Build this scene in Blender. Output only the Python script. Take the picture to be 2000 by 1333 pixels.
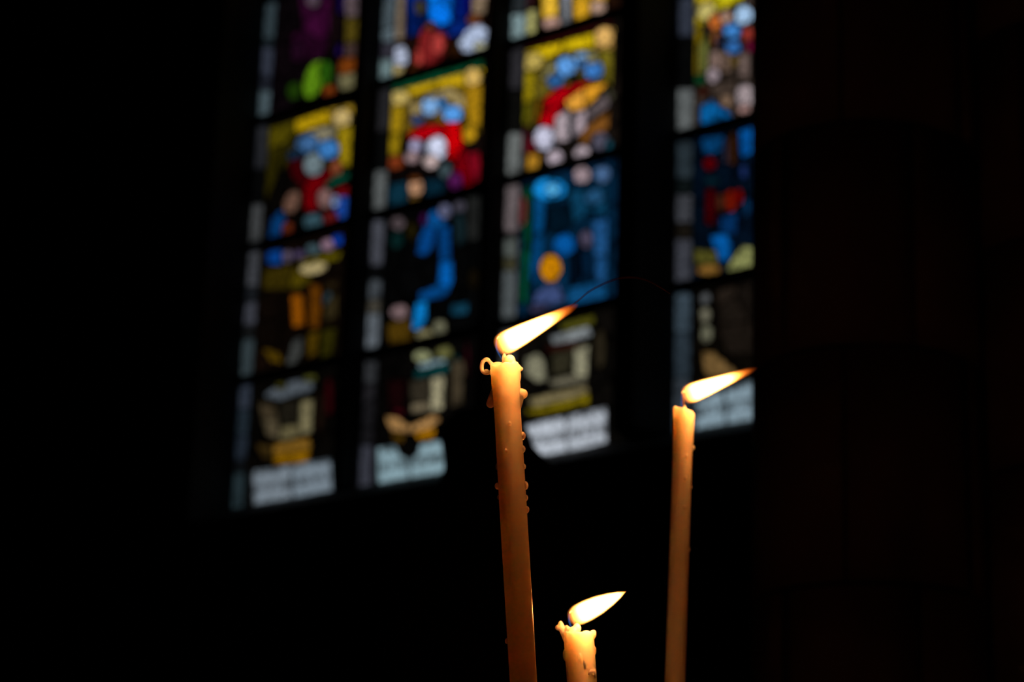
import bpy, bmesh, math, random
import numpy as np
from mathutils import Vector, Matrix

for _o in list(bpy.data.objects):
    bpy.data.objects.remove(_o, do_unlink=True)
SC = bpy.context.scene
C = SC.collection

# ------------------------------------------------------------------ camera
FPX = 85.0 / 36.0 * 2000.0
PITCH, ROLL, YAW = math.radians(17.295), math.radians(1.896), math.radians(39.289)
CAM = Vector((0.0, 0.0, 1.15))
_X = Vector((1, 0, 0)); _U = Vector((0, -math.sin(PITCH), math.cos(PITCH)))
FWD = Vector((0, math.cos(PITCH), math.sin(PITCH)))
RIGHT = _X * math.cos(ROLL) + _U * math.sin(ROLL)
UP = -_X * math.sin(ROLL) + _U * math.cos(ROLL)
cam_d = bpy.data.cameras.new('camera')
cam_d.lens = 85.0; cam_d.sensor_width = 36.0
cam_d.clip_start = 0.05; cam_d.clip_end = 200
cam_d.dof.use_dof = True
FOCUS = 1.60
cam_d.dof.focus_distance = FOCUS
cam_d.dof.aperture_fstop = 9.2
cam_d.dof.aperture_blades = 0
cam = bpy.data.objects.new('camera', cam_d)
cam.matrix_world = Matrix((
    (RIGHT.x, UP.x, -FWD.x, CAM.x), (RIGHT.y, UP.y, -FWD.y, CAM.y),
    (RIGHT.z, UP.z, -FWD.z, CAM.z), (0, 0, 0, 1)))
C.objects.link(cam)
SC.camera = cam

# ------------------------------------------------------------------ sky and exposure
SC.view_settings.view_transform = 'Standard'
SC.view_settings.look = 'None'
SC.view_settings.exposure = 0.0
SC.view_settings.gamma = 1.0
SC.view_settings.use_curve_mapping = False
SC.cycles.use_denoising = True
SC.cycles.use_adaptive_sampling = True
SC.cycles.use_light_tree=False
SC.cycles.adaptive_threshold = 0.04
SC.cycles.sample_clamp_indirect = 4.0
SC.cycles.volume_step_rate = 0.6
SC.cycles.max_bounces = 4
SC.cycles.diffuse_bounces = 2
SC.cycles.glossy_bounces = 2
SC.cycles.transparent_max_bounces = 16
world = bpy.data.worlds.new('overcast_sky'); SC.world = world
world.use_nodes = True
_bg = world.node_tree.nodes['Background']
_bg.inputs['Color'].default_value = (0.90, 0.96, 1.0, 1)     # even overcast daylight outside
_bg.inputs['Strength'].default_value = 1.3

LAMP = 0.19        # watts of one candle flame


# ------------------------------------------------------------------ helpers
def lin(c):
    out = []
    for v in c[:3]:
        v = min(max(v / 255.0, 0), 1)
        out.append(v / 12.92 if v <= 0.04045 else ((v + 0.055) / 1.055) ** 2.4)
    return out


def at(px, py, depth):
    """point at a given distance along the optical axis, seen in the photo at (px, py)"""
    return CAM + FWD * depth + RIGHT * ((px - 1000) / FPX * depth) + UP * (-(py - 666.5) / FPX * depth)


def ray(px, py):
    return (FWD + RIGHT * ((px - 1000) / FPX) + UP * (-(py - 666.5) / FPX))


WU = Vector((math.cos(YAW), -math.sin(YAW), 0))     # along the window wall
WN = Vector((math.sin(YAW), math.cos(YAW), 0))      # out through the window wall
WD = 12.0 * math.cos(YAW)                           # distance camera - glass plane


def wall_pt(u, v, d=0.0):
    """u along the wall, v height above the eye, d towards the room"""
    return CAM + WU * u + WN * (WD - d) + Vector((0, 0, v))


WALL_M = Matrix((
    (WU.x, 0, -WN.x, 0), (WU.y, 0, -WN.y, 0), (0, 1, 0, 0), (0, 0, 0, 1)))
_o = wall_pt(0, 0)
WALL_M[0][3], WALL_M[1][3], WALL_M[2][3] = _o.x, _o.y, _o.z   # local x=u, y=v, z=into the room


def px_of_uv(u, v):
    """arrays u, v on the glass plane -> photo pixels"""
    X = [CAM[i] * 0 + WU[i] * u + WN[i] * WD for i in range(3)]
    X[2] = X[2] + v
    f = sum(X[i] * FWD[i] for i in range(3))
    r = sum(X[i] * RIGHT[i] for i in range(3))
    w = sum(X[i] * UP[i] for i in range(3))
    return 1000 + FPX * r / f, 666.5 - FPX * w / f


def newmesh(name, verts, faces, mat=None, parent=None, smooth=False, matrix=None):
    me = bpy.data.meshes.new(name)
    me.from_pydata([tuple(v) for v in verts], [], faces)
    me.validate()
    if mat: me.materials.append(mat)
    if smooth:
        for p in me.polygons: p.use_smooth = True
    me.update()
    return newobj(name, me, parent, matrix)


def newobj(name, data, parent=None, matrix=None):
    o = bpy.data.objects.new(name, data)
    C.objects.link(o)
    if parent: o.parent = parent
    if matrix is not None: o.matrix_local = matrix
    return o


def tag(o, label=None, cat=None, group=None, kind=None):
    if label: o['label'] = label
    if cat: o['category'] = cat
    if group: o['group'] = group
    if kind: o['kind'] = kind
    return o


def box_vf(x0, x1, y0, y1, z0, z1, off=0):
    v = [(x0, y0, z0), (x1, y0, z0), (x1, y1, z0), (x0, y1, z0),
         (x0, y0, z1), (x1, y0, z1), (x1, y1, z1), (x0, y1, z1)]
    f = [(0, 3, 2, 1), (4, 5, 6, 7), (0, 1, 5, 4), (1, 2, 6, 5), (2, 3, 7, 6), (3, 0, 4, 7)]
    return v, [tuple(i + off for i in q) for q in f]


def box(name, x0, x1, y0, y1, z0, z1, mat, parent=None, matrix=None, bevel=0.0):
    v, f = box_vf(x0, x1, y0, y1, z0, z1)
    o = newmesh(name, v, f, mat, parent, matrix=matrix)
    if bevel:
        m = o.modifiers.new('bevel', 'BEVEL'); m.width = bevel; m.segments = 2
    return o


def material(name):
    m = bpy.data.materials.new(name); m.use_nodes = True
    nt = m.node_tree
    for n in list(nt.nodes): nt.nodes.remove(n)
    out = nt.nodes.new('ShaderNodeOutputMaterial')
    return m, nt, out


def mnode(nt, op, a, b=None, c=None):
    n = nt.nodes.new('ShaderNodeMath'); n.operation = op
    for i, v in enumerate((a, b, c)):
        if v is None: continue
        if isinstance(v, (int, float)): n.inputs[i].default_value = v
        else: nt.links.new(v, n.inputs[i])
    return n.outputs[0]


def ramp(nt, fac, stops, color=False):
    n = nt.nodes.new('ShaderNodeValToRGB')
    cr = n.color_ramp
    while len(cr.elements) < len(stops): cr.elements.new(0.5)
    for e, (p, c) in zip(cr.elements, stops):
        e.position = p
        e.color = (c, c, c, 1) if not color else (c[0], c[1], c[2], 1)
    nt.links.new(fac, n.inputs[0])
    return n.outputs[0]


# ------------------------------------------------------------------ materials
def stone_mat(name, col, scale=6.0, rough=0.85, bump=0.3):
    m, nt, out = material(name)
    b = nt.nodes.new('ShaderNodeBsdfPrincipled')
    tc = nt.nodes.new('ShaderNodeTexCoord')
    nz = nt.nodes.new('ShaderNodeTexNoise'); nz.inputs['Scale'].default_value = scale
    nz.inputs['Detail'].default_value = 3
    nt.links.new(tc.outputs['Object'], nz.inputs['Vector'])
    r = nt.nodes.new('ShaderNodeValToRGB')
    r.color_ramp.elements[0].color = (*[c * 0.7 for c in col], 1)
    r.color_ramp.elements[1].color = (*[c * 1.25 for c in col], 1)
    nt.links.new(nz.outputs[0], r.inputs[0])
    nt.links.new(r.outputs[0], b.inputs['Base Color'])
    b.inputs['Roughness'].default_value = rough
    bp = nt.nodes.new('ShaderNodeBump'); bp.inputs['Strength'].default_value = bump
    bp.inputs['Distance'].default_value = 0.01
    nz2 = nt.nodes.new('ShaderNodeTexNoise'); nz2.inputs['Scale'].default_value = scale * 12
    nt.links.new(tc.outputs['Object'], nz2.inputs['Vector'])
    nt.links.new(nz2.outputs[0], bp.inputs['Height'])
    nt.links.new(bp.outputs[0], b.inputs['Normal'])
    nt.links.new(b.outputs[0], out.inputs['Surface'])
    return m


M_WALL = stone_mat('very_dark_stone', (0.028, 0.026, 0.024))  # one even, very dark stone tone
M_PIER = stone_mat('grey_brown_pier_stone', (0.46, 0.47, 0.45), 9)
M_MORTAR = stone_mat('dark_mortar', (0.02, 0.017, 0.014), 20)
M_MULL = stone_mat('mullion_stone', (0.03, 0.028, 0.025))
M_STATUE = stone_mat('blackened_carved_stone', (0.03, 0.027, 0.024), 12)
M_FLOOR = stone_mat('flagstone', (0.05, 0.045, 0.04), 3)
M_SAND = stone_mat('candle_sand', (0.35, 0.28, 0.2), 90)


def metal_mat(name, col, rough=0.5, metallic=1.0):
    m, nt, out = material(name)
    b = nt.nodes.new('ShaderNodeBsdfPrincipled')
    b.inputs['Base Color'].default_value = (*col, 1)
    b.inputs['Metallic'].default_value = metallic
    nz = nt.nodes.new('ShaderNodeTexNoise'); nz.inputs['Scale'].default_value = 30
    nt.links.new(mnode(nt, 'MULTIPLY_ADD', nz.outputs[0], 0.3, rough - 0.15), b.inputs['Roughness'])
    nt.links.new(b.outputs[0], out.inputs['Surface'])
    return m


M_LEAD = metal_mat('lead', (0.05, 0.05, 0.055), 0.7, 0.4)
M_IRON = metal_mat('black_iron', (0.02, 0.02, 0.02), 0.6)


def glass_mat(name, inscribed=False):
    m, nt, out = material(name)
    oi = nt.nodes.new('ShaderNodeObjectInfo')
    tc = nt.nodes.new('ShaderNodeTexCoord')
    nz = nt.nodes.new('ShaderNodeTexNoise'); nz.inputs['Scale'].default_value = 38
    nz.inputs['Detail'].default_value = 5
    nt.links.new(tc.outputs['Object'], nz.inputs['Vector'])
    f = ramp(nt, nz.outputs[0], [(0.30, 0.42), (0.46, 0.95), (0.62, 1.0)])      # uneven hand-made glass
    vo = nt.nodes.new('ShaderNodeTexVoronoi'); vo.feature = 'DISTANCE_TO_EDGE'; vo.inputs['Scale'].default_value = 24
    nt.links.new(tc.outputs['Object'], vo.inputs['Vector'])
    if not inscribed:                                           # fired-on dark trace lines
        f = mnode(nt, 'MULTIPLY', f, ramp(nt, vo.outputs['Distance'], [(0.015, 0.45), (0.06, 1.0)]))
    if inscribed:                                               # dark painted strokes, two lines
        sp = nt.nodes.new('ShaderNodeSeparateXYZ')
        nt.links.new(tc.outputs['Object'], sp.inputs[0])
        w = nt.nodes.new('ShaderNodeTexNoise'); w.inputs['Scale'].default_value = 1.0
        w.inputs['Detail'].default_value = 1
        cb = nt.nodes.new('ShaderNodeCombineXYZ')
        nt.links.new(mnode(nt, 'MULTIPLY', sp.outputs[0], 55.0), cb.inputs[0])
        nt.links.new(mnode(nt, 'MULTIPLY', sp.outputs[1], 10.0), cb.inputs[1])
        nt.links.new(cb.outputs[0], w.inputs['Vector'])
        st = ramp(nt, w.outputs[0], [(0.42, 1.0), (0.52, 0.5)])
        rows = mnode(nt, 'SINE', mnode(nt, 'MULTIPLY', sp.outputs[1], 2 * math.pi / 0.105))
        rm = ramp(nt, rows, [(0.0, 0.0), (0.12, 1.0)])
        k = mnode(nt, 'SUBTRACT', 1.0, mnode(nt, 'MULTIPLY', rm, mnode(nt, 'SUBTRACT', 1.0, st)))
        f = mnode(nt, 'MULTIPLY', f, k)
    mx = nt.nodes.new('ShaderNodeVectorMath'); mx.operation = 'SCALE'
    nt.links.new(oi.outputs['Color'], mx.inputs[0]); nt.links.new(f, mx.inputs['Scale'])
    tr = nt.nodes.new('ShaderNodeBsdfTransparent')
    nt.links.new(mx.outputs[0], tr.inputs[0])
    gl = nt.nodes.new('ShaderNodeBsdfGlossy'); gl.inputs['Roughness'].default_value = 0.25
    gl.inputs['Color'].default_value = (0.7, 0.7, 0.7, 1)
    ms = nt.nodes.new('ShaderNodeMixShader'); ms.inputs[0].default_value = 0.03
    nt.links.new(tr.outputs[0], ms.inputs[1]); nt.links.new(gl.outputs[0], ms.inputs[2])
    nt.links.new(ms.outputs[0], out.inputs['Surface'])
    return m


M_GLASS = glass_mat('stained_glass')
M_GLASS_TXT = glass_mat('painted_inscription_glass', True)


def wax_mat():
    m, nt, out = material('beeswax')
    b = nt.nodes.new('ShaderNodeBsdfPrincipled')
    b.inputs['Base Color'].default_value = (0.97, 0.86, 0.68, 1)
    b.inputs['Subsurface Weight'].default_value = 1.0
    b.inputs['Subsurface Radius'].default_value = (1.0, 0.66, 0.48)
    b.inputs['Subsurface Scale'].default_value = 0.030
    b.inputs['Roughness'].default_value = 0.38
    b.inputs['IOR'].default_value = 1.44
    tc = nt.nodes.new('ShaderNodeTexCoord')
    nz = nt.nodes.new('ShaderNodeTexNoise'); nz.inputs['Scale'].default_value = 140
    nz.inputs['Detail'].default_value = 4
    nt.links.new(tc.outputs['Object'], nz.inputs['Vector'])
    bp = nt.nodes.new('ShaderNodeBump'); bp.inputs['Strength'].default_value = 0.15
    bp.inputs['Distance'].default_value = 0.001
    nt.links.new(nz.outputs[0], bp.inputs['Height']); nt.links.new(bp.outputs[0], b.inputs['Normal'])
    nt.links.new(b.outputs[0], out.inputs['Surface'])
    return m


M_WAX = wax_mat()


def wick_mat():
    m, nt, out = material('charred_wick')
    b = nt.nodes.new('ShaderNodeBsdfPrincipled')
    b.inputs['Base Color'].default_value = (0.03, 0.015, 0.012, 1)
    b.inputs['Roughness'].default_value = 0.9
    nt.links.new(b.outputs[0], out.inputs['Surface'])
    return m


def ember_mat():
    m, nt, out = material('glowing_ember')
    e = nt.nodes.new('ShaderNodeEmission')
    e.inputs['Color'].default_value = (1, 0.42, 0.1, 1); e.inputs['Strength'].default_value = 2.5
    nt.links.new(e.outputs[0], out.inputs['Surface'])
    return m


def smoke_mat():
    m, nt, out = material('thin_soot_smoke')
    d = nt.nodes.new('ShaderNodeBsdfDiffuse'); d.inputs[0].default_value = (0.022, 0.011, 0.009, 1)
    t = nt.nodes.new('ShaderNodeBsdfTransparent')
    x = nt.nodes.new('ShaderNodeMixShader'); x.inputs[0].default_value = 0.4
    nt.links.new(t.outputs[0], x.inputs[1]); nt.links.new(d.outputs[0], x.inputs[2])
    nt.links.new(x.outputs[0], out.inputs['Surface'])
    return m


M_WICK, M_EMBER, M_SMOKE = wick_mat(), ember_mat(), smoke_mat()


def flame_mat(name, stops, strength, rprof):
    """glowing gas: local x runs 0 (wick) to 1 (tip) times the flame length"""
    m, nt, out = material(name)
    tc = nt.nodes.new('ShaderNodeTexCoord')
    sp = nt.nodes.new('ShaderNodeSeparateXYZ'); nt.links.new(tc.outputs['Object'], sp.inputs[0])
    t = sp.outputs[0]
    # inner edge of the bright zone lies askew: later along the top of the flame
    R = ramp(nt, mnode(nt, 'MULTIPLY_ADD', t, 0.9, 0.05), [((p * 0.9 + 0.05), r * 5.0) for p, r in rprof])
    R = mnode(nt, 'MULTIPLY', R, 0.2)
    rr = mnode(nt, 'DIVIDE', mnode(nt, 'SQRT', mnode(nt, 'ADD', mnode(nt, 'POWER', sp.outputs[1], 2.0),
               mnode(nt, 'POWER', sp.outputs[2], 2.0))), mnode(nt, 'MAXIMUM', R, 0.005))
    fall = ramp(nt, rr, [(0.0, 1.0), (0.6, 0.95), (0.8, 0.5), (0.92, 0.08), (1.0, 0.0)])
    ts = mnode(nt, 'SUBTRACT', t, mnode(nt, 'MULTIPLY', mnode(nt, 'SUBTRACT', 1.0, mnode(nt, 'MINIMUM', rr, 1.0)), 0.07))   # dark cone around the wick
    s = ramp(nt, ts, [(p, v) for p, v, c in stops])
    col = ramp(nt, ts, [(p, c) for p, v, c in stops], True)
    e = nt.nodes.new('ShaderNodeEmission')
    nt.links.new(col, e.inputs['Color'])
    nt.links.new(mnode(nt, 'MULTIPLY', mnode(nt, 'MULTIPLY', s, fall), strength), e.inputs['Strength'])
    nt.links.new(e.outputs[0], out.inputs['Volume'])
    return m


def blue_mat():
    m, nt, out = material('blue_flame_base')
    e = nt.nodes.new('ShaderNodeEmission')
    e.inputs['Color'].default_value = (0.07, 0.30, 1.0, 1); e.inputs['Strength'].default_value = 110
    nt.links.new(e.outputs[0], out.inputs['Volume'])
    return m


M_BLUE = blue_mat()

# ------------------------------------------------------------------ the shell of the church
ROOM = WALL_M.copy()
V0 = -CAM.z                       # floor in wall coordinates
VT = 13.0                         # vault height
UL, UR = -15.0, 9.0               # wall ends
ZB = 17.0                         # back wall distance from glass
WIN_L, WIN_R = -9.60, -5.80       # window opening
SILL, HEAD = 3.085, 7.05
TH0, TH1 = -0.012, 0.32            # wall thickness around the glass plane


def struct(o, label=None):
    o['kind'] = 'structure'
    if label: o['label'] = label
    return o


def multi_box(name, boxes, mat, matrix):
    V, F = [], []
    for b in boxes:
        v, f = box_vf(*b, off=len(V)); V += v; F += f
    return newmesh(name, V, F, mat, matrix=matrix)


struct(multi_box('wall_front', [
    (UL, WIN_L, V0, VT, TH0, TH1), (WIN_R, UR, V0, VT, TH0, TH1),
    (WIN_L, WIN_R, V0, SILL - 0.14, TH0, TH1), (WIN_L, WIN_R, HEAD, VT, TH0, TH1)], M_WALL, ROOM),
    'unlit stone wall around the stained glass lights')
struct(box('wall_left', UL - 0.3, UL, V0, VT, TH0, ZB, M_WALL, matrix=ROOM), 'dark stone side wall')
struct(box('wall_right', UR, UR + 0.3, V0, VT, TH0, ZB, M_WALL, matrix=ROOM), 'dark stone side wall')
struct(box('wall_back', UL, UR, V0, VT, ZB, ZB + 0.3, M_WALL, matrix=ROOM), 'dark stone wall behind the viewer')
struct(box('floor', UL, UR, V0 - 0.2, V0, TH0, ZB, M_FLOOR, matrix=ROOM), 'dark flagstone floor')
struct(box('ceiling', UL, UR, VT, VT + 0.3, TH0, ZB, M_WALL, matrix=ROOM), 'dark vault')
# sloping sill
_s = [(WIN_L, SILL - 0.14, TH1), (WIN_R, SILL - 0.14, TH1), (WIN_R, SILL - 0.14, TH0), (WIN_L, SILL - 0.14, TH0),
      (WIN_R, SILL, 0.0), (WIN_L, SILL, 0.0), (WIN_R, SILL, TH0), (WIN_L, SILL, TH0)]
struct(newmesh('trim_1', _s, [(0, 1, 4, 5), (5, 4, 6, 7), (0, 3, 2, 1), (0, 5, 7, 3), (1, 2, 6, 4), (3, 7, 6, 2)], M_MULL, matrix=ROOM),
       'sloping stone sill under the stained glass')


def mullion(name, um, hb, nose_d, nose_h, label):
    prof = [(um - hb, -0.012), (um + hb, -0.012), (um + hb, 0.02), (um + nose_h, nose_d), (um - nose_h, nose_d), (um - hb, 0.02)]
    V = [(x, SILL, z) for x, z in prof] + [(x, HEAD, z) for x, z in prof]
    n = len(prof)
    F = [tuple(range(n - 1, -1, -1)), tuple(range(n, 2 * n))] + [(i, (i + 1) % n, n + (i + 1) % n, n + i) for i in range(n)]
    struct(newmesh(name, V, F, M_MULL, matrix=ROOM), label)


LIGHTS = [  # glass extent of each lancet along the wall
    (-9.60, -8.765), (-8.637, -7.80), (-7.680, -6.84), (-6.570, -5.80)]
mullion('trim_2', -8.701, 0.064, 0.105, 0.03, 'slim stone mullion between first and second stained glass lights')
mullion('trim_3', -7.740, 0.060, 0.090, 0.025, 'slim stone mullion between second and third stained glass lights')
mullion('trim_4', -6.705, 0.135, 0.235, 0.06, 'wide stone mullion between third and fourth stained glass lights')

# pointed stone heads that close the lancets above
for i, (a, b) in enumerate(LIGHTS):
    w = b - a; n = 12
    arc = []
    for k in range(n + 1):      # left arc then right arc of a pointed arch
        x = a + w * 0.5 * k / n
        arc.append((x, HEAD - 0.75 + math.sqrt(max(w * w - (b - x) ** 2, 0)) * 0.75))
    for k in range(1, n + 1):
        x = a + w * 0.5 + w * 0.5 * k / n
        arc.append((x, HEAD - 0.75 + math.sqrt(max(w * w - (x - a) ** 2, 0)) * 0.75))
    V, F = [], []
    for x, y in arc:
        V += [(x, y, -0.012), (x, y, 0.05), (x, HEAD, -0.012), (x, HEAD, 0.05)]
    for k in range(len(arc) - 1):
        p, q = 4 * k, 4 * k + 4
        F += [(p, q, q + 1, p + 1), (p + 1, q + 1, q + 3, p + 3), (p, p + 2, q + 2, q)]
    struct(newmesh('trim_%d' % (5 + i), V, F, M_MULL, matrix=ROOM), 'pointed stone head of a stained glass light')

# ------------------------------------------------------------------ stained glass
BARS = [5.43, 4.64, 3.832]


def E(x, y, rx, ry, col, ang=0): return ('E', x, y, rx, ry, col, ang)
def P(pts, col): return ('P', pts, col)
def T(pts, col): return ('T', pts, col)        # inscription


def strip(li, segs):
    """border quarries down the left side of a light, given as y ranges in the photo"""
    return [('S', y0, y1, c) for y0, y1, c in segs]


PAINT = {}
PAINT[0] = dict(base=[(16, 8, 12), (14, 10, 7), (20, 11, 6), (12, 9, 6)], strips=[
    (-40, 75, (66, 79, 84)), (75, 92, (32, 40, 44)), (92, 152, (66, 70, 84)), (152, 176, (42, 44, 54)), (176, 230, (88, 103, 108)),
    (232, 330, (48, 48, 52)), (330, 398, (10, 10, 10)), (398, 485, (80, 80, 80)), (488, 560, (76, 76, 80)), (560, 590, (38, 40, 44)),
    (590, 636, (74, 74, 82)), (636, 662, (30, 30, 30)), (662, 745, (66, 77, 80)), (750, 800, (58, 64, 76)), (800, 850, (40, 50, 58)),
    (850, 900, (45, 53, 64)), (900, 925, (22, 24, 26)), (925, 1010, (45, 58, 62))],
    shapes=[
    P([(580, -30), (648, -30), (650, 60), (628, 120), (610, 120), (572, 125), (566, 70), (592, 52)], (58, 11, 45)),
    E(612, 0, 15, 14, (98, 78, 88)), P([(650, 0), (664, 0), (664, 110), (640, 115)], (26, 14, 16)), E(580, 100, 15, 22, (42, 12, 34)),
    E(614, 155, 19, 40, (104, 150, 22), 18), E(637, 142, 12, 24, (48, 100, 16)), E(575, 178, 16, 18, (38, 68, 10)),
    E(643, 178, 13, 13, (138, 60, 18)), P([(673, -30), (702, -30), (700, 32), (674, 34)], (116, 95, 98)),
    P([(674, 36), (700, 34), (699, 82), (673, 84)], (98, 80, 22)), P([(672, 84), (699, 82), (697, 110), (670, 112)], (82, 60, 55)),
    P([(661, -20), (672, -20), (672, 26), (660, 28)], (34, 6, 88)), P([(657, 86), (670, 84), (669, 108), (655, 110)], (32, 6, 82)),
    P([(663, 114), (696, 112), (694, 140), (660, 144)], (148, 70, 18)), P([(660, 146), (694, 142), (692, 174), (664, 178)], (132, 122, 84)),
    # row 1
    P([(520, 255), (694, 206), (690, 320), (655, 330), (560, 300), (535, 330), (518, 380)], (70, 58, 8)),
    P([(520, 252), (576, 234), (576, 262), (555, 280), (520, 300)], (98, 84, 8)),
    P([(576, 234), (640, 214), (650, 240), (620, 246), (576, 262)], (200, 158, 12)),
    P([(640, 214), (692, 202), (692, 245), (655, 250)], (205, 160, 45)), E(668, 232, 18, 20, (222, 188, 118)),
    P([(658, 248), (690, 244), (686, 330), (664, 318)], (166, 136, 16)), P([(520, 296), (552, 282), (545, 330), (518, 410)], (54, 46, 4)),
    P([(552, 282), (580, 268), (575, 300), (548, 340)], (62, 54, 10)),
    E(624, 264, 34, 14, (158, 146, 116), -12), E(600, 281, 23, 18, (75, 120, 172), -15), E(641, 291, 22, 20, (64, 130, 198)),
    E(578, 304, 18, 14, (28, 48, 70)), P([(564, 316), (600, 306), (612, 345), (592, 372), (566, 340)], (72, 2, 8)),
    P([(592, 372), (606, 345), (628, 345), (652, 308), (652, 345), (626, 378), (622, 412), (596, 414)], (118, 0, 8)),
    E(612, 322, 19, 23, (130, 146, 150)), E(657, 328, 12, 17, (160, 82, 50)), P([(634, 356), (682, 334), (682, 350), (638, 370)], (10, 82, 60)),
    E(635, 388, 16, 19, (148, 108, 102)), P([(652, 368), (682, 362), (680, 382), (658, 384)], (138, 12, 18)),
    P([(660, 384), (680, 382), (676, 432), (650, 420)], (30, 78, 170)), E(654, 393, 9, 12, (142, 160, 200)),
    E(570, 395, 15, 24, (122, 86, 70), 25), P([(532, 425), (552, 406), (557, 440), (546, 472), (520, 478)], (10, 66, 124)),
    E(562, 449, 11, 17, (112, 44, 22)), E(612, 435, 20, 18, (66, 98, 108)), E(645, 425, 15, 14, (118, 28, 28)),
    # row 2
    P([(520, 492), (552, 486), (550, 518), (523, 518)], (10, 66, 142)), E(561, 501, 10, 13, (112, 96, 116)), E(585, 498, 14, 10, (90, 74, 106)),
    E(612, 487, 15, 11, (74, 96, 102)), E(640, 478, 15, 13, (158, 122, 138)), P([(648, 462), (670, 455), (668, 478), (655, 484)], (10, 64, 172)),
    P([(580, 508), (668, 490), (664, 508), (590, 522)], (112, 96, 8)), P([(515, 525), (575, 518), (590, 540), (565, 566), (513, 566)], (66, 52, 6)),
    P([(575, 520), (600, 535), (612, 545), (580, 566), (565, 560)], (98, 80, 8)), E(612, 524, 28, 12, (188, 166, 114), -10),
    P([(568, 574), (592, 576), (596, 636), (570, 642)], (156, 82, 6)), P([(604, 556), (626, 554), (628, 612), (622, 640), (604, 642)], (112, 60, 6)),
    E(640, 585, 10, 17, (58, 76, 82)), P([(632, 604), (662, 560), (660, 620), (634, 630)], (64, 52, 28)), P([(630, 556), (664, 540), (662, 560), (634, 572)], (44, 32, 16)),
    P([(572, 664), (592, 658), (590, 690), (576, 714), (558, 714)], (80, 80, 76)), P([(600, 650), (625, 645), (619, 692), (600, 702)], (92, 66, 6)),
    P([(628, 645), (659, 640), (652, 692), (624, 702)], (54, 48, 6)), P([(510, 678), (545, 688), (556, 712), (528, 708)], (92, 66, 6)),
    # row 3
    P([(516, 770), (545, 748), (616, 736), (612, 762), (552, 782), (520, 778)], (96, 102, 108)), E(548, 753, 11, 7, (78, 72, 18)), E(605, 739, 15, 7, (88, 86, 34)),
    P([(545, 786), (585, 780), (584, 828), (548, 832)], (38, 33, 24)), P([(586, 784), (613, 779), (610, 846), (586, 852)], (136, 124, 88)),
    P([(548, 834), (586, 830), (586, 856), (545, 862)], (116, 104, 70)), P([(510, 822), (545, 818), (545, 858), (520, 850)], (102, 88, 64)),
    P([(504, 786), (535, 790), (545, 816), (512, 820)], (80, 66, 46)), P([(530, 868), (606, 855), (609, 877), (534, 890)], (145, 102, 34)),
    P([(534, 890), (608, 878), (603, 902), (535, 908)], (160, 108, 6)), P([(498, 866), (530, 870), (532, 896), (512, 896)], (64, 46, 18)),
    E(643, 775, 9, 40, (54, 6, 12)), E(626, 805, 9, 46, (32, 20, 12)),
    T([(492, 920), (568, 908), (572, 974), (494, 988)], (122, 130, 137)), T([(568, 908), (648, 894), (650, 960), (572, 974)], (122, 132, 140))])

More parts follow.
